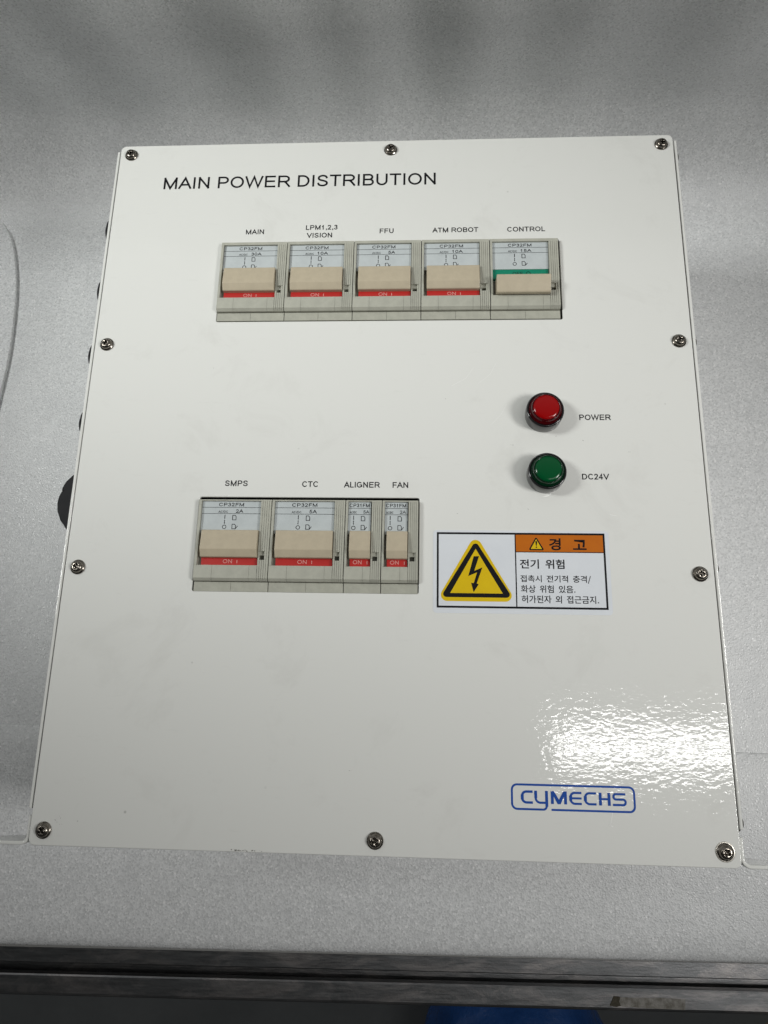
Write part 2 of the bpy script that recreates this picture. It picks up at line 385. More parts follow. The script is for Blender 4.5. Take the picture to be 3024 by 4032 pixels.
# outlines of the Korean lettering, plain x, y numbers (em = 1000), one list of outlines per entry of WORDS
WORDS = ["경", "고", "전기  위험", "접촉시  전기적  충격/", "화상  위험  있음.", "허가된자  외  접근금지."]
OUTLINES = [
[[175,96,132,92,99,80,77,61,70,35,77,10,99,-10,132,-22,175,-26,218,-22,251,-10,272,10,280,35,272,61,251,80,218,92],[175,73,230,63,251,35,230,8,175,-2,119,8,99,35,119,63],[38,266,38,242,149,242,137,203,112,170,73,143,22,123,34,100,81,118,119,142,149,172,170,208,249,208,249,165,166,165,166,141,249,141,249,100,278,100,278,289,249,289,249,231,177,231,181,266]],
[[48,258,48,234,241,234,241,227,240,197,239,163,236,126,229,83,258,80,265,124,268,163,269,196,270,227,270,258],[129,154,129,41,18,41,18,17,304,17,304,41,158,41,158,154]],
[[249,289,249,202,185,202,185,178,249,178,249,57,278,57,278,289],[76,78,76,-20,287,-20,287,4,105,4,105,78],[28,264,28,240,98,240,98,224,92,192,76,162,51,138,19,121,34,97,60,111,82,129,100,151,113,176,126,153,143,133,165,117,189,105,204,128,173,144,149,167,133,194,127,224,127,240,197,240,197,264],[570,290,570,-27,599,-27,599,290],[358,255,358,232,477,232,465,178,440,130,399,89,343,55,359,32,427,76,472,129,498,189,506,255],[922,275,890,270,864,257,847,236,841,209,847,183,864,162,890,149,922,144,954,149,980,162,997,183,1003,209,997,236,980,257,954,270],[922,251,960,239,975,209,960,180,922,168,884,180,869,209,884,239],[1049,289,1049,-27,1078,-27,1078,289],[822,93,909,95,909,-18,938,-18,938,97,1029,107,1027,129,973,123,918,119,866,118,818,118],[1196,81,1196,-23,1401,-23,1401,81],[1373,57,1373,1,1224,1,1224,57],[1233,217,1203,213,1180,201,1165,183,1160,160,1165,137,1180,119,1203,108,1233,104,1262,108,1285,119,1300,137,1306,160,1300,183,1285,201,1262,213],[1233,194,1265,185,1278,160,1265,135,1233,126,1200,135,1187,160,1200,185],[1320,193,1320,169,1372,169,1372,98,1401,98,1401,290,1372,290,1372,193],[1218,292,1218,257,1141,257,1141,233,1324,233,1324,257,1247,257,1247,292]],
[[75,102,75,-23,278,-23,278,102,249,102,249,63,104,63,104,102],[104,40,249,40,249,1,104,1],[249,290,249,213,186,213,186,189,249,189,249,117,278,117,278,290],[28,271,28,247,98,247,98,239,92,206,76,176,51,152,19,135,34,112,60,125,82,143,100,165,113,191,126,168,143,148,165,131,189,119,204,142,173,158,149,181,133,209,127,239,127,247,197,247,197,271],[371,68,371,45,561,45,561,-27,590,-27,590,68],[468,161,468,122,340,122,340,98,626,98,626,122,497,122,497,161],[369,258,369,235,467,235,457,210,434,191,399,177,356,169,366,147,403,153,436,165,464,181,482,203,502,181,529,165,562,153,599,147,609,169,566,177,531,191,508,210,498,235,597,235,597,258,497,258,497,291,468,291,468,258],[892,290,892,-28,921,-28,921,290],[745,262,745,206,738,161,720,120,693,86,660,63,678,39,704,56,727,81,746,111,760,145,774,112,793,84,815,61,841,45,859,68,826,90,799,123,781,163,774,206,774,262],[1372,289,1372,202,1308,202,1308,178,1372,178,1372,57,1401,57,1401,289],[1199,78,1199,-20,1410,-20,1410,4,1228,4,1228,78],[1151,264,1151,240,1221,240,1221,224,1215,192,1199,162,1174,138,1142,121,1157,97,1183,111,1206,129,1224,151,1236,176,1249,153,1266,133,1288,117,1313,105,1327,128,1296,144,1272,167,1256,194,1251,224,1251,240,1320,240,1320,264],[1694,290,1694,-27,1723,-27,1723,290],[1481,255,1481,232,1600,232,1589,178,1563,130,1522,89,1467,55,1482,32,1550,76,1596,129,1621,189,1630,255],[1834,83,1834,59,2016,59,2016,-27,2046,-27,2046,83],[1795,268,1795,244,1866,244,1866,231,1860,199,1843,169,1818,145,1786,128,1801,105,1827,118,1850,136,1868,158,1881,184,1893,161,1911,141,1932,124,1957,112,1972,135,1940,151,1916,174,1900,202,1895,232,1895,244,1964,244,1964,268],[2016,290,2016,207,1954,207,1954,183,2016,183,2016,100,2046,100,2046,290],[2407,56,2465,48,2486,26,2465,3,2407,-5,2349,3,2328,26,2349,48],[2264,133,2264,110,2393,110,2393,78,2353,73,2323,63,2305,47,2298,26,2306,3,2327,-13,2361,-23,2407,-27,2453,-23,2487,-13,2508,3,2515,26,2509,47,2490,63,2461,73,2421,78,2421,110,2550,110,2550,133],[2293,259,2293,235,2391,235,2381,212,2357,193,2322,180,2280,172,2290,150,2327,156,2361,168,2388,184,2407,205,2426,184,2453,168,2487,156,2525,150,2533,172,2492,180,2457,193,2433,212,2423,235,2521,235,2521,259,2421,259,2421,290,2393,290,2393,259],[2635,86,2635,63,2818,63,2818,-27,2847,-27,2847,86],[2735,166,2735,142,2818,142,2818,100,2847,100,2847,289,2818,289,2818,233,2748,233,2752,268,2607,268,2607,244,2721,244,2709,207,2682,174,2643,147,2591,128,2602,105,2649,122,2689,145,2719,175,2740,209,2818,209,2818,166],[2895,-63,2918,-63,3023,278,3000,278]],
[[114,187,148,177,161,151,148,125,114,115,80,125,67,151,80,177],[114,209,84,205,60,193,45,175,40,151,56,112,99,93,99,58,14,57,18,33,63,33,112,35,164,39,216,46,214,67,129,60,129,93,172,112,189,151,183,175,168,193,144,205],[232,290,232,-27,262,-27,262,131,311,131,311,155,262,155,262,290],[99,289,99,251,19,251,19,228,208,228,208,251,129,251,129,289],[485,89,441,85,408,74,387,56,380,31,387,7,408,-12,441,-23,485,-27,528,-23,561,-12,581,7,588,31,581,56,561,74,528,85],[485,66,540,57,560,31,540,6,485,-4,429,6,409,31,429,57],[417,273,417,241,411,206,395,175,371,150,338,132,354,109,380,122,402,140,419,163,432,189,444,166,461,146,483,130,507,118,522,140,491,156,467,179,451,207,445,238,445,273],[556,290,556,97,585,97,585,183,632,183,632,208,585,208,585,290],[922,275,890,270,864,257,847,236,841,209,847,183,864,162,890,149,922,144,954,149,980,162,997,183,1003,209,997,236,980,257,954,270],[922,251,960,239,975,209,960,180,922,168,884,180,869,209,884,239],[1049,289,1049,-27,1078,-27,1078,289],[822,93,909,95,909,-18,938,-18,938,97,1029,107,1027,129,973,123,918,119,866,118,818,118],[1196,81,1196,-23,1401,-23,1401,81],[1373,57,1373,1,1224,1,1224,57],[1233,217,1203,213,1180,201,1165,183,1160,160,1165,137,1180,119,1203,108,1233,104,1262,108,1285,119,1300,137,1306,160,1300,183,1285,201,1262,213],[1233,194,1265,185,1278,160,1265,135,1233,126,1200,135,1187,160,1200,185],[1320,193,1320,169,1372,169,1372,98,1401,98,1401,290,1372,290,1372,193],[1218,292,1218,257,1141,257,1141,233,1324,233,1324,257,1247,257,1247,292],[1850,289,1850,109,1879,109,1879,289],[1709,271,1676,266,1650,250,1633,227,1627,197,1633,167,1650,144,1676,129,1709,123,1743,129,1769,144,1786,167,1792,197,1786,227,1769,250,1743,266],[1709,246,1748,233,1764,197,1748,161,1709,147,1670,161,1655,197,1670,233],[1816,95,1816,78,1804,38,1771,3,1738,36,1727,78,1727,95,1699,95,1699,78,1694,55,1682,32,1662,13,1635,-1,1650,-23,1688,1,1712,36,1734,0,1771,-26,1808,0,1829,37,1854,1,1893,-23,1908,-1,1881,12,1861,31,1848,53,1844,78,1844,95],[2085,283,2039,278,2003,267,1981,248,1973,222,1981,197,2003,179,2039,167,2085,163,2131,167,2166,179,2188,197,2196,222,2188,248,2166,267,2131,278],[2085,259,2144,250,2166,222,2144,196,2085,186,2025,196,2003,222,2025,250],[1977,81,1977,-23,2193,-23,2193,81],[2165,58,2165,1,2005,1,2005,58],[1942,136,1942,112,2228,112,2228,136],[2295,-5,2311,2,2318,20,2311,37,2295,44,2279,37,2272,20,2279,2]],
[[111,189,81,184,58,169,42,145,37,116,42,87,58,64,81,49,111,43,141,49,164,64,179,87,185,116,179,145,164,169,141,184],[111,164,145,151,158,116,145,82,111,68,77,82,64,116,77,151],[96,286,96,239,18,239,18,215,204,215,204,239,125,239,125,286],[197,157,197,133,249,133,249,-27,278,-27,278,290,249,290,249,157],[554,290,554,-27,583,-27,583,137,633,137,633,161,583,161,583,290],[356,256,356,231,472,231,460,178,435,131,395,89,341,55,357,33,423,77,468,130,493,190,501,256],[892,289,892,53,921,53,921,289],[667,92,868,104,866,125,782,119,782,162,844,162,844,186,721,186,721,245,842,245,842,269,692,269,692,162,752,162,752,118,663,116],[716,68,716,-20,931,-20,931,4,745,4,745,68],[990,257,990,233,1062,233,1062,193,1055,152,1037,113,1011,80,979,57,996,34,1021,51,1044,76,1063,105,1077,138,1090,108,1108,80,1130,58,1155,41,1172,64,1140,87,1114,118,1097,155,1091,193,1091,233,1161,233,1161,257],[1198,290,1198,-27,1227,-27,1227,137,1279,137,1279,162,1227,162,1227,290],[1565,244,1606,230,1622,194,1606,159,1565,145,1525,159,1509,194,1525,230],[1692,290,1692,-28,1721,-28,1721,290],[1468,41,1514,42,1566,43,1619,47,1674,55,1671,76,1580,68,1580,121,1608,129,1631,145,1645,167,1650,194,1644,225,1626,248,1600,263,1565,269,1531,263,1504,248,1487,225,1480,194,1486,167,1500,145,1522,129,1551,121,1551,67,1465,65],[2000,102,2000,-23,2202,-23,2202,102,2173,102,2173,63,2028,63,2028,102],[2028,40,2173,40,2173,1,2028,1],[2173,290,2173,213,2111,213,2111,189,2173,189,2173,117,2202,117,2202,290],[1952,271,1952,247,2022,247,2022,239,2017,206,2000,176,1975,152,1943,135,1958,112,1984,125,2007,143,2025,165,2037,191,2050,168,2067,148,2089,131,2114,119,2129,142,2097,158,2073,181,2057,209,2052,239,2052,247,2121,247,2121,271],[2264,144,2264,120,2551,120,2551,144,2506,144,2514,246,2514,271,2300,271,2300,247,2485,246,2477,144],[2302,85,2302,-20,2523,-20,2523,4,2331,4,2331,85],[2621,89,2621,-23,2837,-23,2837,89],[2808,66,2808,1,2650,1,2650,66],[2586,156,2586,132,2873,132,2873,156,2827,156,2836,249,2836,273,2623,273,2623,249,2807,249,2798,156],[3138,290,3138,-27,3167,-27,3167,290],[2918,257,2918,233,2992,233,2992,193,2985,152,2967,112,2941,79,2908,57,2925,34,2951,51,2974,75,2993,105,3007,138,3021,107,3040,80,3063,58,3090,41,3106,64,3073,86,3046,116,3028,153,3021,193,3021,233,3095,233,3095,257],[3262,-5,3278,2,3285,20,3278,37,3262,44,3245,37,3238,20,3245,2]]]
GLYPH = dict(zip(WORDS, OUTLINES))

# ================================================================== setting
fl = MB(); fl.face([(-4000, -4000, 0), (4000, -4000, 0), (4000, 4000, 0), (-4000, 4000, 0)], FLOOR)
struct(fl.build('floor', loc=(0, 0, -760)))

# workbench: board on an extruded aluminium rail with a T slot along the front
RZ = math.radians(0.9)
bench = empty('workbench', (0, 0, -760)); bench.rotation_euler.z = RZ
tag(bench, 'workbench edged with a worn grey aluminium slotted rail along the bottom of the picture', 'workbench')
b = MB(); b.box(-700, 700, -255.5, 420, 735, 754.6, TOPM); b.build('bench_board', bench)
r = MB()                                     # rail profile in (y, z), 25 mm deep, slot opening upwards
prof = [(-280.4, 725), (-280.4, 753.2), (-279.6, 754.2), (-278.6, 754.6), (-270.0, 754.6), (-269.2, 754.2), (-269.2, 749), (-273.5, 749), (-273.5, 742),
        (-258.7, 742), (-258.7, 749), (-263.4, 749), (-263.4, 754.3), (-262.9, 754.7), (-255.6, 754.7), (-255.6, 725)]
r.prism(prof, -700, 700, RAIL, axis='x'); r.build('front_rail', bench)
g = MB()
for (x0, x1, y0, y1, mm_) in ((123, 159, -278.4, -273.2, TAPE),): 
    pts = [(x0, y0 + .6), (x0 + 8, y0 + .3), (x0 + 20, y0 - .1), (x1, y0 - .4), (x1 + .5, y1 - .4), (x0 + 25, y1), (x0 + 9, y1 - .3), (x0, y1 - .2)]
    g.prism(pts, 754.6, 754.72, mm_)
g.prism([(118.5, -277.6), (122, -278.2), (124.5, -277.5), (123.8, -275.5), (124.6, -273.2), (121, -272.9), (120, -275)], 754.6, 754.9, GRIME)
g.build('glue_residue', bench)
for sx_ in (-1, 1):
    for y in (-250, 380):
        l = MB(); l.box(sx_ * 640 - 20, sx_ * 640 + 20, y - 20, y + 20, 0, 725, RAIL); l.build('leg', bench)

# foam sheets
def sheet_profile(pts, th):
    """offset a (y, z) line downwards / backwards by th -> closed polygon"""
    up, dn = [], []
    for i, p in enumerate(pts):
        a = Vector(pts[max(0, i - 1)]); c = Vector(pts[min(len(pts) - 1, i + 1)]); d = (c - a).normalized()
        nrm = Vector((-d.y, d.x)); up.append(p); dn.append(tuple(Vector(p) - nrm * th))
    return up, dn
def foam_backdrop():
    pts = [(-172.0, 0.0)] + [(-162 + i * 12, 0.0) for i in range(31)]
    R = 62; yc = 203
    pts = [p for p in pts if p[0] < yc - 4]
    for i in range(13):
        a = math.radians(105 * i / 12); pts.append((yc + R * math.sin(a), R - R * math.cos(a)))
    lean = math.radians(105)
    y, z = pts[-1]
    for i in range(1, 17): pts.append((y + math.cos(lean) * i * 12, z + math.sin(lean) * i * 12))
    up, dn = sheet_profile(pts, 4.5)
    xs = [-470 + 10 * i for i in range(95)]
    bm = MB(); rows = []
    def fold(x, z):                         # gentle hanging folds, growing with height
        k = max(0.0, min(1.0, (z - 8) / 100.0))
        return k * (2.4 * math.sin(x / 11.0 + 0.9 * math.sin(x / 47.0)) + 2.0 * math.sin(x / 19.0 + 1.3) + 3.0 * math.sin(x / 61.0 + 0.4))
    for x in xs:
        rows.append([[bm.bm.verts.new((x, p[0] + fold(x, p[1]), p[1] + 0.6 * math.sin(x / 60.0) * math.sin(p[0] / 50.0) * (1 if p[1] > .01 or False else 0))) for p in side] for side in (up, dn)])
    n = len(pts)
    for a, c in zip(rows, rows[1:]):
        for s_ in (0, 1):
            for i in range(n - 1):
                f = bm.bm.faces.new((a[s_][i], c[s_][i], c[s_][i + 1], a[s_][i + 1])); f.smooth = True; f.material_index = bm.mi(FOAM)
        for i in (0, n - 1):
            bm.bm.faces.new((a[0][i], a[1][i], c[1][i], c[0][i]))
    for rr in (rows[0], rows[-1]):
        for i in range(n - 1): bm.bm.faces.new((rr[0][i], rr[1][i], rr[1][i + 1], rr[0][i + 1]))
    return bm.build('foam_sheet')
bk = foam_backdrop()
tag(bk, 'grey white foam sheet under the box, rising behind it as a folded backdrop', 'foam sheet')
f = MB()                                     # front sheet with a rolled front edge
fp = [(-138.6, 0.1), (-138.9, 0.6), (-139.8, 0.9)] + [(-150 - 9 * i, 0.9) for i in range(11)]
fp += [(-247.5, 0.6), (-250.5, -0.3), (-253.0, -1.9), (-254.3, -3.5), (-254.6, -4.9), (-173.5, -4.9), (-173.0, 0.1)]
rot = lambda x, y: (x * math.cos(RZ * .9) - y * math.sin(RZ * .9), x * math.sin(RZ * .9) + y * math.cos(RZ * .9))
xs = [-470 + 20 * i for i in range(48)]; prev = None; first = None
for x in xs:
    row = []
    for y, z in fp:
        k = (y + 140) / -115.0; ang = RZ * 0.9 * max(0, min(1, k)) - 0.014 * (1 - max(0, min(1, k)))
        row.append(f.bm.verts.new((x, y + x * ang, z)))
    if prev:
        for i in range(len(fp)):
            q = f.bm.faces.new((prev[i], row[i], row[(i + 1) % len(fp)], prev[(i + 1) % len(fp)])); q.smooth = True; q.material_index = f.mi(FOAM)
    else: f.bm.faces.new(row); f.mi(FOAM)
    prev = row
f.bm.faces.new(prev)
fo = f.build('foam_sheet')
for p in fo.data.polygons:
    if len(p.vertices) > 4: p.use_smooth = False
tag(fo, 'narrow foam sheet along the front edge of the bench with a rolled lower edge', 'foam sheet')
c = MB()                                     # loose sheet lying at the left
edge = [(-310, 236), (-297, 224.5), (-288.5, 212), (-282, 195), (-276.5, 168), (-274, 139), (-273.4, 111), (-274.5, 90), (-277, 62), (-284, 30), (-300, 0), (-330, -20)]
sm = []
for i in range(len(edge) - 1):
    p0 = Vector(edge[max(0, i - 1)]); p1 = Vector(edge[i]); p2 = Vector(edge[i + 1]); p3 = Vector(edge[min(len(edge) - 1, i + 2)])
    for k in range(6):
        t = k / 6; sm.append(tuple(0.5 * ((2 * p1) + (p2 - p0) * t + (2 * p0 - 5 * p1 + 4 * p2 - p3) * t * t + (3 * p1 - p0 - 3 * p2 + p3) * t ** 3)))
sm.append(edge[-1])
c.fill([sm + [(-460, -20), (-460, 200)]], 1.3, FOAM, extrude=0.6, bevel=0.7, fat=-0.7, bres=4)
co_ = c.build('foam_sheet')
tag(co_, 'loose foam sheet with a curved edge lying at the left side of the picture', 'foam sheet')

# things on the floor below the bench
def blob(name, c, rx, ry, rz, m, seed, amp=0.18):
    rnd = random.Random(seed); b = MB(); bmesh.ops.create_icosphere(b.bm, subdivisions=5, radius=1.0); b.mi(m)
    ph = [(rnd.uniform(2, 7), Vector((rnd.uniform(-1, 1), rnd.uniform(-1, 1), rnd.uniform(-1, 1))).normalized(), rnd.uniform(0, 6)) for _ in range(14)]
    for v in b.bm.verts:
        d = v.co.normalized(); k = 1 + sum(amp * 0.3 * abs(math.sin(fq * d.dot(ax_) + o_)) for fq, ax_, o_ in ph) / 2.2
        v.co = Vector((d.x * rx * k, d.y * ry * k, max(-rz * 0.9, d.z * rz * k)))
    for q in b.bm.faces: q.smooth = True
    return b.build(name, None, c)
bagpos = (145, -555, -640)
bag = blob('rubbish_bag', bagpos, 84, 84, 120, BAG, 4, 0.35)
tag(bag, 'blue plastic bag on the dark floor just below the bench rail', 'plastic bag')
cb = MB(); cb.box(-110, 110, -90, 90, 0, 4, CARD); cb.box(-110, -106, -90, 90, 4, 160, CARD); cb.box(106, 110, -90, 90, 4, 160, CARD)
cb.box(-106, 106, -90, -86, 4, 160, CARD); cb.box(-106, 106, 86, 90, 4, 160, CARD)
cbo = cb.build('cardboard_box', None, (625, -575, -760)); cbo.rotation_euler.z = 0.5
tag(cbo, 'open brown cardboard box on the floor below the right end of the bench', 'cardboard box')

# ================================================================== the distribution box
box = empty('distribution_box', (0, 0, 0))
tag(box, 'white steel power distribution box with beige breakers, two lamps and a warning sticker', 'electrical box')

# enclosure: folded steel tray, rounded upper rim
e = MB()
xo, yo, t = 154.7, 180.4, 1.5
def wall(x0, x1, y0, y1):
    n0 = len(e.bm.verts)
    e.box(x0, x1, y0, y1, 0.95, PZ - 0.5, PAINT)
    e.bm.verts.ensure_lookup_table()
    vs = e.bm.verts[n0:]
    ed = [k for k in e.bm.edges if all(v in vs for v in k.verts) and all(abs(v.co.z - (PZ - 0.5)) < .01 for v in k.verts)]
    bmesh.ops.bevel(e.bm, geom=ed, offset=0.62, segments=4, affect='EDGES', profile=0.5)
wall(-xo, -xo + t, -167.5, 179.4); wall(xo - t, xo, -167.5, 179.4)
e.box(-xo, -xo + t, -179, -167.6, 0.95, PZ - 30, PAINT); e.box(xo - t, xo, -179, -167.6, 0.95, PZ - 30, PAINT)
e.box(-151.5, 151.5, 177.6, 179.2, 0.95, PZ - 1.8, PAINT); e.box(-151.5, 151.5, -180.4, -178.8, 0.95, PZ - 1.8, PAINT)
e.box(-151.5, 151.5, -178.7, 177.5, 1.0, 2.6, PAINT)
enc = e.build('enclosure', box)
for p in enc.data.polygons:
    n = p.normal; p.use_smooth = max(abs(n.x), abs(n.y), abs(n.z)) < 0.999
# black back plate the breakers clip to, seen through the cutouts
bp = MB(); bp.box(-140, 140, -100, 140, 60, 63, DARKIN); bp.build('mounting_plate', box)

# mounting brackets at the lower corners
for s_ in (-1, 1):
    k = MB(); L_ = lambda p: [(s_ * a, c_) for a, c_ in p]
    y0 = -181.9 if s_ < 0 else -181.9
    outer = [(153.4, -170.5), (153.4, y0), (192, y0)]
    path = rpath(L_(outer), 3.2, 6)
    zt, zb = PZ - 0.9, PZ - 20
    n = len(path); A, B = [], []
    for i in range(n):
        p = Vector(path[i]); d1 = (p - Vector(path[max(0, i - 1)])); d2 = (Vector(path[min(n - 1, i + 1)]) - p); d = (d1 + d2).normalized()
        nn = Vector((-d.y, d.x)) * 0.8; A.append(p + nn); B.append(p - nn)
    def zbot(x): return zb if abs(x) < 156.5 else zb + (zt - zb - 2.0) * min(1, (abs(x) - 156.5) / 20.0)
    va = [[k.bm.verts.new((*q, zt)) for q in A], [k.bm.verts.new((*q, zt)) for q in B],
          [k.bm.verts.new((*q, zbot(q[0]))) for q in A], [k.bm.verts.new((*q, zbot(q[0]))) for q in B]]
    for i in range(n - 1):
        for u, v in ((0, 1), (1, 3), (3, 2), (2, 0)):
            k.bm.faces.new((va[u][i], va[u][i + 1], va[v][i + 1], va[v][i]))
    for i in (0, n - 1): k.bm.faces.new((va[0][i], va[1][i], va[3][i], va[2][i]))
    k.mi(PAINT)
    bmesh.ops.recalc_face_normals(k.bm, faces=k.bm.faces)
    ed = [q for q in k.bm.edges if all(v.co.z > zt - .01 for v in q.verts)]
    bmesh.ops.bevel(k.bm, geom=[q for q in ed if q.calc_face_angle(0) > 1.2], offset=0.5, segments=3, affect='EDGES', profile=0.5)
    for q in k.bm.faces: q.smooth = abs(q.normal.z) < .98
    k.build('mounting_bracket', box)

# front panel: beveled steel lid with two cutouts
p = MB()
W1 = (-89.5, 89.3, 71.6, 118.5); W2 = (-89.7, 17.4, -69.75, -23.4)
p.fill([rrect(-152.5, 152.5, -182.5, 182.5, 3.0, 8), rrect(*W1, 1.0, 5), rrect(*W2, 1.0, 5)], -0.75, PAINT, extrude=0.35, bevel=0.4, fat=-0.4, bres=4)
lip = p
panel = p.build('front_panel', box, (0, 0, PZ))
for q in panel.data.polygons: q.use_smooth = abs(q.normal.z) < 0.995 and abs(q.normal.z) > 0.02
ZI = 0.06
def printed(name, items, m, fat=0.0):
    k = MB()
    for it in items: k.text(*it, ZI, m, fat)
    return flatprint(k.build(name, panel, recalc=False))
printed('panel_title', [("MAIN POWER DISTRIBUTION", -125.7, 24.6, 153.45, 7.5)], INK, 0.0)
CAP = 2.9
for items in ([("MAIN", -77.4, -67.6, 123.95, CAP)], [("LPM1,2,3", -44.9, -27.8, 126.15, CAP), ("VISION", -44.2, -30.6, 121.3, CAP)],
              [("FFU", -5.1, 2.3, 123.4, CAP)], [("ATM ROBOT", 23.0, 47.2, 123.4, CAP)], [("CONTROL", 62.4, 82.2, 123.25, CAP)],
              [("SMPS", -77.8, -66.5, -17.9, CAP)], [("CTC", -39.7, -31.7, -18.15, CAP)], [("ALIGNER", -19.2, -1.8, -18.35, CAP)],
              [("FAN", 4.4, 11.9, -18.4, CAP)], [("POWER", 95.1, 110.2, 16.65, CAP)], [("DC24V", 95.0, 107.7, -13.75, CAP)]):
    printed('printed_caption', items, INK, 0.02)

# blue maker's mark
lg = MB(); q_ = [0.0]
def S_(pts, wid, r=0.0, n=6):
    q_[0] += 0.004; lg.stroke(rpath(pts, r, n) if len(pts) > 2 else pts, wid, ZI + q_[0], BLUE)
S_([(75.0, -161.75), (110.15, -161.75), (110.15, -151.85), (58.35, -151.85), (58.35, -161.75), (73.05, -161.75), (73.05, -154.2)], 0.85, [2.2, 2.2, 2.2, 2.2, 1.5])
S_([(67.2, -154.65), (62.65, -154.65), (62.65, -159.05), (67.2, -159.05)], 1.0, 1.9); S_([(62.75, -155.9), (62.75, -157.8)], 1.25)
S_([(68.45, -154.2), (68.45, -159.0), (73.0, -159.0)], 0.9, 1.9); S_([(68.5, -154.2), (68.5, -157.2)], 1.2); S_([(73.1, -154.2), (73.1, -160.5)], 1.2)
S_([(75.5, -154.2), (75.5, -159.4)], 1.2); S_([(81.1, -154.2), (81.1, -159.4)], 1.2)
lg.face([(75.0, -154.2, ZI + .05), (76.3, -154.2, ZI + .05), (78.3, -157.6, ZI + .05), (80.3, -154.2, ZI + .05), (81.6, -154.2, ZI + .05), (78.9, -159.4, ZI + .05), (77.7, -159.4, ZI + .05)], BLUE)
S_([(87.9, -154.65), (83.2, -154.65), (83.2, -159.05), (87.9, -159.05)], 0.9, 1.9); S_([(83.3, -155.9), (83.3, -157.8)], 1.25); S_([(83.3, -156.85), (87.9, -156.85)], 0.85)
S_([(94.1, -154.65), (89.4, -154.65), (89.4, -159.05), (94.1, -159.05)], 0.9, 1.9); S_([(89.5, -155.9), (89.5, -157.8)], 1.25)
S_([(95.8, -154.3), (95.8, -159.45)], 1.2); S_([(99.5, -154.3), (99.5, -159.45)], 1.2); S_([(95.9, -156.85), (99.4, -156.85)], 0.85)
S_([(106.4, -154.7), (101.4, -154.7), (101.4, -156.85), (106.35, -156.85), (106.35, -159.05), (101.0, -159.05)], 0.9, 1.0, 6)
flatprint(lg.build('printed_emblem', panel, recalc=False))

# wear: chipped paint on the lower edge, pale hairline scratches by the mark
rw = random.Random(11); k = MB()
for i in range(26):
    x = -63 + abs(rw.gauss(0, 1)) * 5 + rw.random() * 4; y = -182.0 + rw.random() * 0.5; a = rw.uniform(0.08, 0.45); b_ = rw.uniform(0.06, 0.18)
    k.face([(x + a * math.cos(t) * rw.uniform(.6, 1.2), y + b_ * math.sin(t) * rw.uniform(.6, 1.2), 0.05 + i * .001) for t in [q * math.pi / 3.5 for q in range(7)]], GRIME)
for sx_, sy_ in ((-140.5, -172.6), (-139, -170.8), (-141.6, -172.0), (-138.6, -173.6), (-131.8, -172.2), (96.5, 6.0), (83.5, 8.3), (62, 3.5), (-88, 45.2), (30, 28), (118.5, 0.4), (69, -28.5), (-12, -148), (35.5, -31)):
    for _ in range(3):
        a = rw.uniform(.05, .16); x = sx_ + rw.gauss(0, .25); y = sy_ + rw.gauss(0, .2)
        k.face([(x + a * math.cos(t), y + a * .7 * math.sin(t), 0.05) for t in [q * math.pi / 3 for q in range(6)]], GRIME)
flatprint(k.build('dirt_specks', panel, recalc=False))['kind'] = 'stuff'
for pts, wd in (([(100.9, -160.8), (100.3, -164), (99.4, -167.4)], .22), ([(99.0, -167.2), (100.6, -167.7)], .3), ([(77, -148.5), (78.3, -151.2)], .12), ([(52, 14), (57, 19.5), (60, 25)], .1), ([(33, 35), (40, 39), (44, 45)], .1), ([(107, -31), (110, -31.6)], .16), ([(46, 36), (52, 41), (55, 47)], .09)):
    k = MB(); k.stroke(pts, wd, 0.05, SCRATCH); flatprint(k.build('paint_scratch', panel, recalc=False))

# screws: pan head with washer flange and cross recess
def screw_bm(rot):
    k = MB()
    k.lathe([(3.55, 0), (3.6, 0.25), (3.5, 0.55), (2.95, 0.72), (2.85, 0.95), (2.75, 1.5), (2.45, 1.95), (2.0, 2.25), (1.75, 2.32)], (0, 0, 0), SCREW, 40)
    top = [f_ for f_ in k.bm.faces if len(f_.verts) > 10 and f_.calc_center_median().z > 2]
    bmesh.ops.delete(k.bm, geom=top, context='FACES_ONLY')
    # cross recess: rim ring -> cross outline -> floor
    ring = [v for v in k.bm.verts if abs(v.co.z - 2.32) < .001]; ring.sort(key=lambda v: math.atan2(v.co.y, v.co.x))
    cross = []
    for v in ring:
        a = math.atan2(v.co.y, v.co.x) - rot; d = abs(((a + math.pi / 4) % (math.pi / 2)) - math.pi / 4)
        rr = min(1.55, 0.36 / max(0.05, math.sin(d)) if d > 0.2 else 1.55); rr = max(rr, 0.52)
        a += rot; cross.append((rr * math.cos(a), rr * math.sin(a)))
    c1 = [k.bm.verts.new((x, y, 2.36)) for x, y in cross]; c2 = [k.bm.verts.new((x * .62, y * .62, 0.9)) for x, y in cross]
    nn = len(ring)
    for A, B in ((ring, c1), (c1, c2)):
        for i in range(nn):
            f_ = k.bm.faces.new((A[i], A[(i + 1) % nn], B[(i + 1) % nn], B[i])); f_.smooth = A is ring
    k.bm.faces.new(c2)
    for f_ in k.bm.faces: f_.material_index = k.mi(SCREW)
    return k
sc_pos = [(-146.1, 176.2), (-0.2, 176.2), (146.1, 176.2), (-146.1, 58.9), (146.1, 58.9), (-146.1, -58.9), (146.1, -58.9), (-146.1, -176.2), (-0.2, -176.2), (146.1, -176.2)]
src = None
for i, (x, y) in enumerate(sc_pos):
    if src is None: o = src = screw_bm(0.0).build('panel_screw', box)
    else: o = src.copy(); COL.objects.link(o)
    o.parent = box; o.location = (x * MM, y * MM, (PZ + 0.0) * MM); o.rotation_euler.z = (0.3 * i * i + 0.12) % 1.57
for y in (173, 61.5, -55, -165.6):            # heads on the right side wall
    o = src.copy(); COL.objects.link(o); o.name = 'side_screw'; o.parent = box
    o.location = (xo * MM, y * MM, (PZ - 7.5) * MM); o.rotation_euler = (0, math.pi / 2, 0)

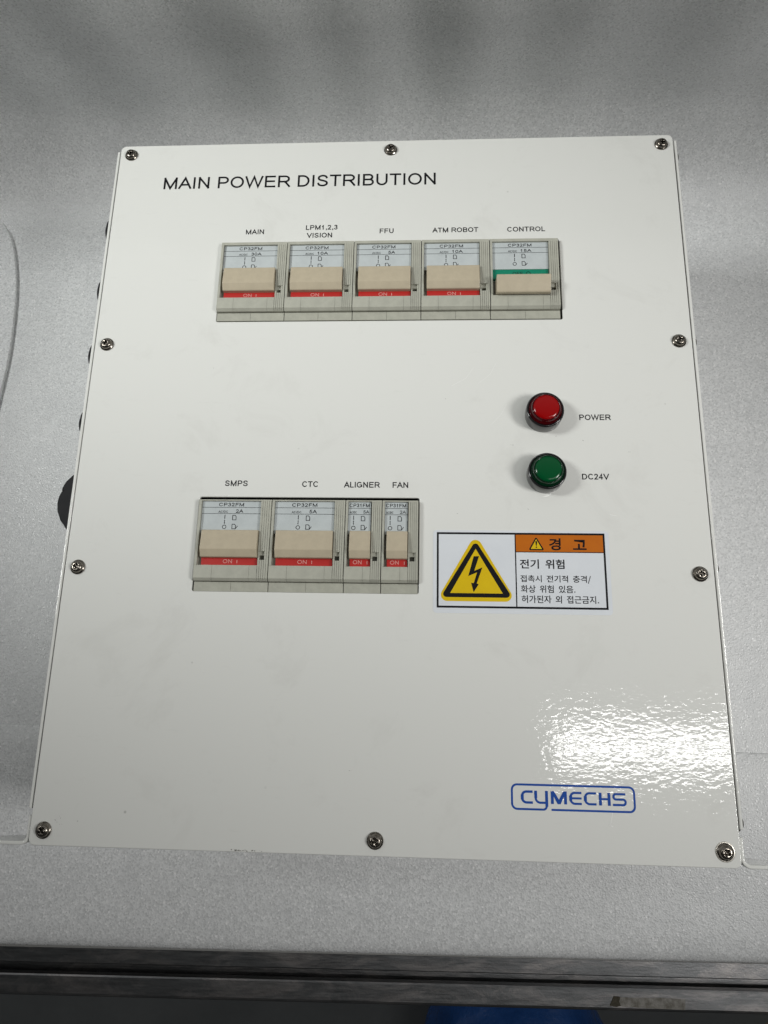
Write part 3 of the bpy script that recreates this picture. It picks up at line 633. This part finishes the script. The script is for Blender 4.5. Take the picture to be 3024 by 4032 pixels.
k = MB(); k.lathe([(3.62, 0.02), (4.05, 0.02), (4.02, 0.16), (3.66, 0.2)], (0, 0, 0), RING, 40)  # reflection on the screw flange, built as a bright ring
k.build('flange_glint_ring', box, (146.1, -176.2, PZ))

# cable glands and the rotary handle on the left side wall
def gland(y, zd, r, L, name='cable_gland'):
    k = MB(); k.lathe([(r * 1.12, 0), (r * 1.12, -2.2), (r, -2.6), (r, -L * .45), (r * .88, -L * .75), (r * .55, -L * .95), (r * .2, -L)], (0, 0, 0), BLACKP, 32, axis='x')
    return k.build(name, box, (-xo, y, PZ - zd))
for y, zd in ((139.0, 20), (99.8, 20), (60.6, 20), (21.6, 20)): gland(y, zd, 9.2, 8.9)
k = MB()
hs = [(-154.7, -3.5), (-160, -4.3), (-164.3, -6.6), (-167.6, -10.2), (-169.0, -13.4), (-169.2, -14.8), (-168.6, -15.3), (-169.4, -15.9), (-170.3, -18.5), (-170.7, -22.0), (-170.0, -26.5), (-167.8, -31.2), (-164.0, -36.0), (-159.5, -39.6), (-154.7, -41.8)]
k.prism(hs, PZ - 34, PZ - 18, BLACKP)
bmesh.ops.recalc_face_normals(k.bm, faces=k.bm.faces)
bmesh.ops.bevel(k.bm, geom=[q for q in k.bm.edges if q.calc_face_angle(0) > 1.2], offset=1.0, segments=3, affect='EDGES', profile=0.5)
k.build('rotary_handle', box)

# ------------------------------------------------------------------ circuit breakers
def breaker(x0, y0, wdt, model, amp, off=False, lab=None, top=44.3):
    two = wdt > 25
    L0, L1 = (1.4, 30.1) if two else (1.3, 12.0)           # plate
    rib0 = 30.3 if two else 12.5
    W = wdt - 0.26
    h = MB(); ZF = 2.5
    h.box(0.1, W, 4.7, 44.3, -9, -1.2, HOUSE)                # body behind
    h.box(0.1, L0 - 0.15, 12.1, 43.7, -1.2, ZF, HOUSE)       # left rail
    h.box(0.1, W, 43.72, top, -1.2, ZF - 0.3, HOUSE)        # head
    d1, d2 = (8.8, 26.6) if two else (8.9, 8.9)
    cuts = [0.1, d1, d2, W] if two else [0.1, d1, W]
    for a, c_ in zip(cuts, cuts[1:]):                        # lower face in panels with hairline joints
        right = c_ == W
        c2 = rib0 - 0.1 if right else c_ - 0.09
        h.prism([(4.75, -1.2), (4.75, 1.15), (5.95, ZF), (12.05, ZF), (12.05, -1.2)], a, c2, HOUSE, axis='x')
    n0, n1 = 14.7, 18.9                                      # indicator hole in the ribs
    nx0, nx1 = rib0 + 0.7, rib0 + 3.1
    h.box(rib0, W, n1, 43.65, -1.2, 2.1, HOUSE); h.box(rib0, W, 12.1, n0, -1.2, 2.1, HOUSE)
    h.prism([(4.75, -1.2), (4.75, 0.8), (5.95, 2.1), (12.08, 2.1), (12.08, -1.2)], rib0 - 0.05, W, HOUSE, axis='x')
    h.box(rib0, nx0, n0, n1, -1.2, 2.1, HOUSE); h.box(nx1, W, n0, n1, -1.2, 2.1, HOUSE)
    h.box(nx0, nx1, n0, n1, -1.2, -0.4, SLOT); h.box(nx0, nx1, 17.1, n1 - .01, -0.4, 1.3, HOUSE)
    n = 5; span = (W - rib0) / n
    for i in range(n):
        a = rib0 + i * span + 0.08; c_ = rib0 + (i + 1) * span - 0.08
        if c_ < nx0 or a > nx1: segs = [(5.95, 43.6)]
        else: segs = [(5.95, n0), (n1, 43.6)]
        for s0, s1 in segs: h.box(a, c_, s0, s1, 2.1, 2.55, HOUSE)
        h.prism([(4.8, 0.8), (4.8, 1.15), (5.95, 2.55), (5.95, 2.1)], a, c_, HOUSE, axis='x')
    br = h.build('circuit_breaker', box, (x0, y0, PZ))
    if lab: br['label'] = lab
    tcv = MB()                                               # terminal covers below
    parts = [0.1, wdt / 2, W + .1] if two else [0.1, W + .1]
    for a, c_ in zip(parts, parts[1:]): tcv.box(a, c_ - 0.12, -0.05, 4.4, -9, -0.15, STRIP)
    tcv.build('terminal_cover', br)
    z = 1.2
    pl = MB(); pl.box(L0, L1, 27.8, 43.6, -1.2, z, PLATE)
    zi = z + 0.05
    for yl in (40.6, 37.5): pl.box(L0, L1, yl - 0.1, yl + 0.1, z, z + 0.04, INK)
    if two:
        pl.text(model, 9.5, 21.7, 41.15, 1.75, zi, INK, 0.03); pl.text("AC/DC", 9.5, 14.2, 37.9, 1.1, zi, INK, 0.0)
        ex = 21.6; wa = {2: 3.6, 3: 5.6}[len(amp)]; pl.text(amp, (ex - wa if len(amp) == 3 else 18.0), ex, 37.9, 1.75, zi, INK, 0.03)
        ix, dx = 12.8, 16.6
    else:
        pl.text(model, 1.7, 11.3, 41.15, 1.75, zi, INK, 0.015); pl.text("AC/DC", 1.8, 5.3, 37.95, 1.15, zi, INK, 0.0)
        pl.text(amp, 8.4, 11.2, 38.0, 1.6, zi, INK, 0.0)
        ix, dx = 3.8, 7.5
    pl.stroke([(ix, 36.9), (ix, 34.9)], 0.36, zi, INK)
    pl.stroke([(ix, 34.2), (ix, 32.7)], 0.22, zi, INK)
    for yt, sg in ((34.6, -1), (32.3, 1)): pl.face([(ix, yt, zi + .01), (ix - .3, yt + sg * .75, zi + .01), (ix + .3, yt + sg * .75, zi + .01)], INK)
    pl.stroke([(ix + 0.88 * math.cos(a * math.pi / 10), 30.9 + 0.88 * math.sin(a * math.pi / 10)) for a in range(20)], 0.3, zi, INK, True)
    for yb in (34.4, 30.0):
        pl.stroke([(dx, yb), (dx, yb + 2.25), (dx + 1.2, yb + 2.25), (dx + 1.7, yb + 1.6), (dx + 1.7, yb)], 0.3, zi, INK, True)
    pl.stroke([(dx + 1.75, 30.05), (dx + 2.7, 31.4)], 0.3, zi, INK)
    flatprint_top(pl.build('rating_plate', br))
    l0, l1 = (2.75, 30.0) if two else (2.35, 12.2)
    bd = MB()
    if not off:
        bd.box(l0 + .2, l1 - .05, 12.1, 16.6, -1.2, 0.9, RED)
        if two: bd.text("ON", 13.4, 17.8, 13.25, 1.9, 0.96, BANDINK); bd.stroke([(20.2, 13.3), (20.2, 14.8)], 0.36, 0.96, BANDINK)
        else: bd.text("ON", 4.1, 8.2, 13.4, 1.95, 0.96, BANDINK); bd.stroke([(10.8, 13.4), (10.8, 14.9)], 0.36, 0.96, BANDINK)
    else:
        bd.box(1.45, l1, 22.4, 27.75, -1.2, 0.9, GREEN)
        bd.text("OFF", 11.6, 16.9, 24.4, 2.0, 0.96, DARKINK)
        bd.stroke([(19.7 + 1.0 * math.cos(a * math.pi / 10), 25.4 + 1.0 * math.sin(a * math.pi / 10)) for a in range(20)], 0.35, 0.96, DARKINK, True)
    o = bd.build('status_band', br); flatprint_top(o)
    lv = MB()
    if not off: prof = [(15.75, -1.0), (15.75, 2.6), (15.95, 3.2), (19.2, 4.9), (19.6, 5.0), (28.5, 4.05), (28.9, 3.8), (28.9, -1.0)]
    else: prof = [(20.6, -1.0), (20.3, 8.5), (19.9, 8.8), (12.2, 6.0), (11.7, 5.5), (11.9, 3.2), (14.5, -1.0)]
    lv.prism(prof, l0, l1, LEVER, axis='x')
    bmesh.ops.recalc_face_normals(lv.bm, faces=lv.bm.faces)
    bmesh.ops.bevel(lv.bm, geom=[q for q in lv.bm.edges if all(v.co.z > 0 for v in q.verts) and q.calc_face_angle(0) > 0.25], offset=0.3, segments=3, affect='EDGES', profile=0.5)
    lo = lv.build('switch_lever', br)
    if off: lo['label'] = 'beige lever tipped down to off'
def flatprint_top(o):                        # make loose print faces point up, leave solids alone
    for p_ in o.data.polygons:
        if abs(p_.normal.z) > 0.9 and p_.normal.z < 0 and p_.center.z > 0.00092: p_.flip()
for i, (mdl, amp, off, nm) in enumerate((("CP32FM", "30A", 0, 'breaker under the word MAIN'), ("CP32FM", "10A", 0, 'breaker under the word VISION'), ("CP32FM", "5A", 0, 'breaker under the letters FFU'),
                                       ("CP32FM", "10A", 0, 'breaker under the words ATM ROBOT'), ("CP32FM", "15A", 1, 'switched off breaker under the word CONTROL'))):
    breaker(-89.3 + 35.55 * i, 72.15, 35.55, mdl, amp, bool(off), nm, 45.3)
for x, wd, mdl, amp, nm in ((-89.0, 35.7, "CP32FM", "2A", 'breaker under the letters SMPS'), (-53.3, 35.6, "CP32FM", "5A", 'breaker under the letters CTC'),
                            (-17.7, 17.5, "CP31FM", "5A", 'narrow breaker under the word ALIGNER'), (-0.2, 17.4, "CP31FM", "2A", 'narrow breaker under the word FAN')):
    breaker(x, -69.65, wd, mdl, amp, False, nm)

# ------------------------------------------------------------------ pilot lamps
for x, y, sk, ln, nm in ((77.6, 19.2, REDSK, REDLN, 'red pilot lamp above the word DC24V'), (77.5, -11.8, GRNSK, GRNLN, 'green pilot lamp beside the word DC24V')):
    k = MB(); k.lathe([(9.0, 0), (9.05, 0.4), (9.05, 6.6), (8.85, 7.3), (8.4, 7.6), (8.0, 7.4), (7.9, 6.2), (0.5, 6.0)], (0, 0, 0), BEZEL, 64)
    lamp = k.build('pilot_lamp', box, (x, y, PZ)); lamp['label'] = nm
    k = MB(); k.lathe([(7.85, 6.25), (7.85, 7.6), (7.5, 8.0), (7.0, 8.15), (6.95, 9.6), (6.6, 10.2), (6.3, 10.3), (6.25, 6.25)], (0, 0, 0), sk, 64); k.build('lens_skirt', lamp)
    k = MB(); k.lathe([(6.2, 6.3), (6.2, 10.1), (6.0, 10.4), (5.0, 10.62), (3.2, 10.8), (1.2, 10.87), (0.2, 10.88)], (0, 0, 0), ln, 64); k.build('lens', lamp)

# ------------------------------------------------------------------ warning sticker
ZS = 0.12
k = MB(); k.prism(rrect(24.1, 105.75, -78.35, -39.15, 1.6), 0.0, ZS, STICK)
st = k.build('warning_sticker', box, (0, 0, PZ)); st['label'] = 'white sticker with a yellow electric shock triangle'
k = MB()
def bar(x0, x1, y0, y1, m, z=0.03): k.face([(x0, y0, ZS + z), (x1, y0, ZS + z), (x1, y1, ZS + z), (x0, y1, ZS + z)], m)
X0, X1, Y0, Y1 = 25.8, 103.9, -75.95, -40.2
bar(X0, X1, Y1 - 0.95, Y1, INK); bar(X0, X1, Y0, Y0 + 0.95, INK); bar(X0, X0 + 0.9, Y0 + .95, Y1 - .95, INK); bar(X1 - 0.9, X1, Y0 + .95, Y1 - .95, INK)
bar(62.2, 62.75, Y0 + .95, Y1 - .95, INK)
flatprint(k.build('printed_border', st, recalc=False))
k = MB(); bar(62.75, X1 - .9, -49.2, Y1 - .95, ORANGE, 0.03); bar(62.75, X1 - .9, -49.6, -49.2, INK, 0.03)
tri = [(72.2, -42.0), (68.5, -48.5), (75.9, -48.5)]
k.face([(*q, ZS + .05) for q in rpoly(tri, 0.5, 4)], INK)
k.face([(*q, ZS + .07) for q in [(72.2, -43.2), (69.6, -47.9), (74.8, -47.9)]], YELLOW)
k.face([(*q, ZS + .09) for q in [(71.75, -44.2), (72.65, -44.2), (72.4, -46.4), (72.0, -46.4)]], INK); k.face([(72.2 + .36 * math.cos(a), -47.05 + .36 * math.sin(a), ZS + .09) for a in [i * math.pi / 6 for i in range(12)]], INK)
k.text("경", 78.3, 83.4, -48.35, 5.5, ZS + .06, INK, 0.14); k.text("고", 89.3, 95.2, -48.0, 4.5, ZS + .06, INK, 0.16)
flatprint(k.build('header_band', st, recalc=False))
k = MB()
k.face([(*q, ZS + .03) for q in rpoly([(43.9, -40.9), (25.6, -72.85), (62.4, -72.85)], 2.9, 8)], YELLOW)
k.face([(*q, ZS + .05) for q in rpoly([(43.9, -44.2), (27.6, -71.0), (60.6, -71.0)], 1.5, 8)], INK)
k.face([(*q, ZS + .07) for q in [(43.95, -48.1), (32.0, -69.1), (56.2, -69.1)]], YELLOW)
k.fill([[(43.0, -51.7), (45.5, -51.6), (43.2, -58.6), (47.0, -56.9), (44.3, -64.5), (45.2, -64.9), (42.8, -68.6), (41.7, -64.2), (42.9, -64.4), (44.5, -59.3), (40.4, -61.1)]], ZS + .09, INK)
flatprint(k.build('hazard_triangle', st, recalc=False))
k = MB()
for tx, a, c_, yb, cp, ft in (("전기  위험", 64.5, 84.8, -57.2, 4.3, 0.09), ("접촉시  전기적  충격/", 64.5, 96.6, -63.9, 3.55, 0.045), ("화상  위험  있음.", 64.6, 89.3, -68.45, 3.45, 0.045), ("허가된자  외  접근금지.", 64.8, 99.7, -73.25, 3.5, 0.045)):
    k.text(tx, a, c_, yb, cp, ZS + .04, INK, ft)
flatprint(k.build('warning_lettering', st, recalc=False))
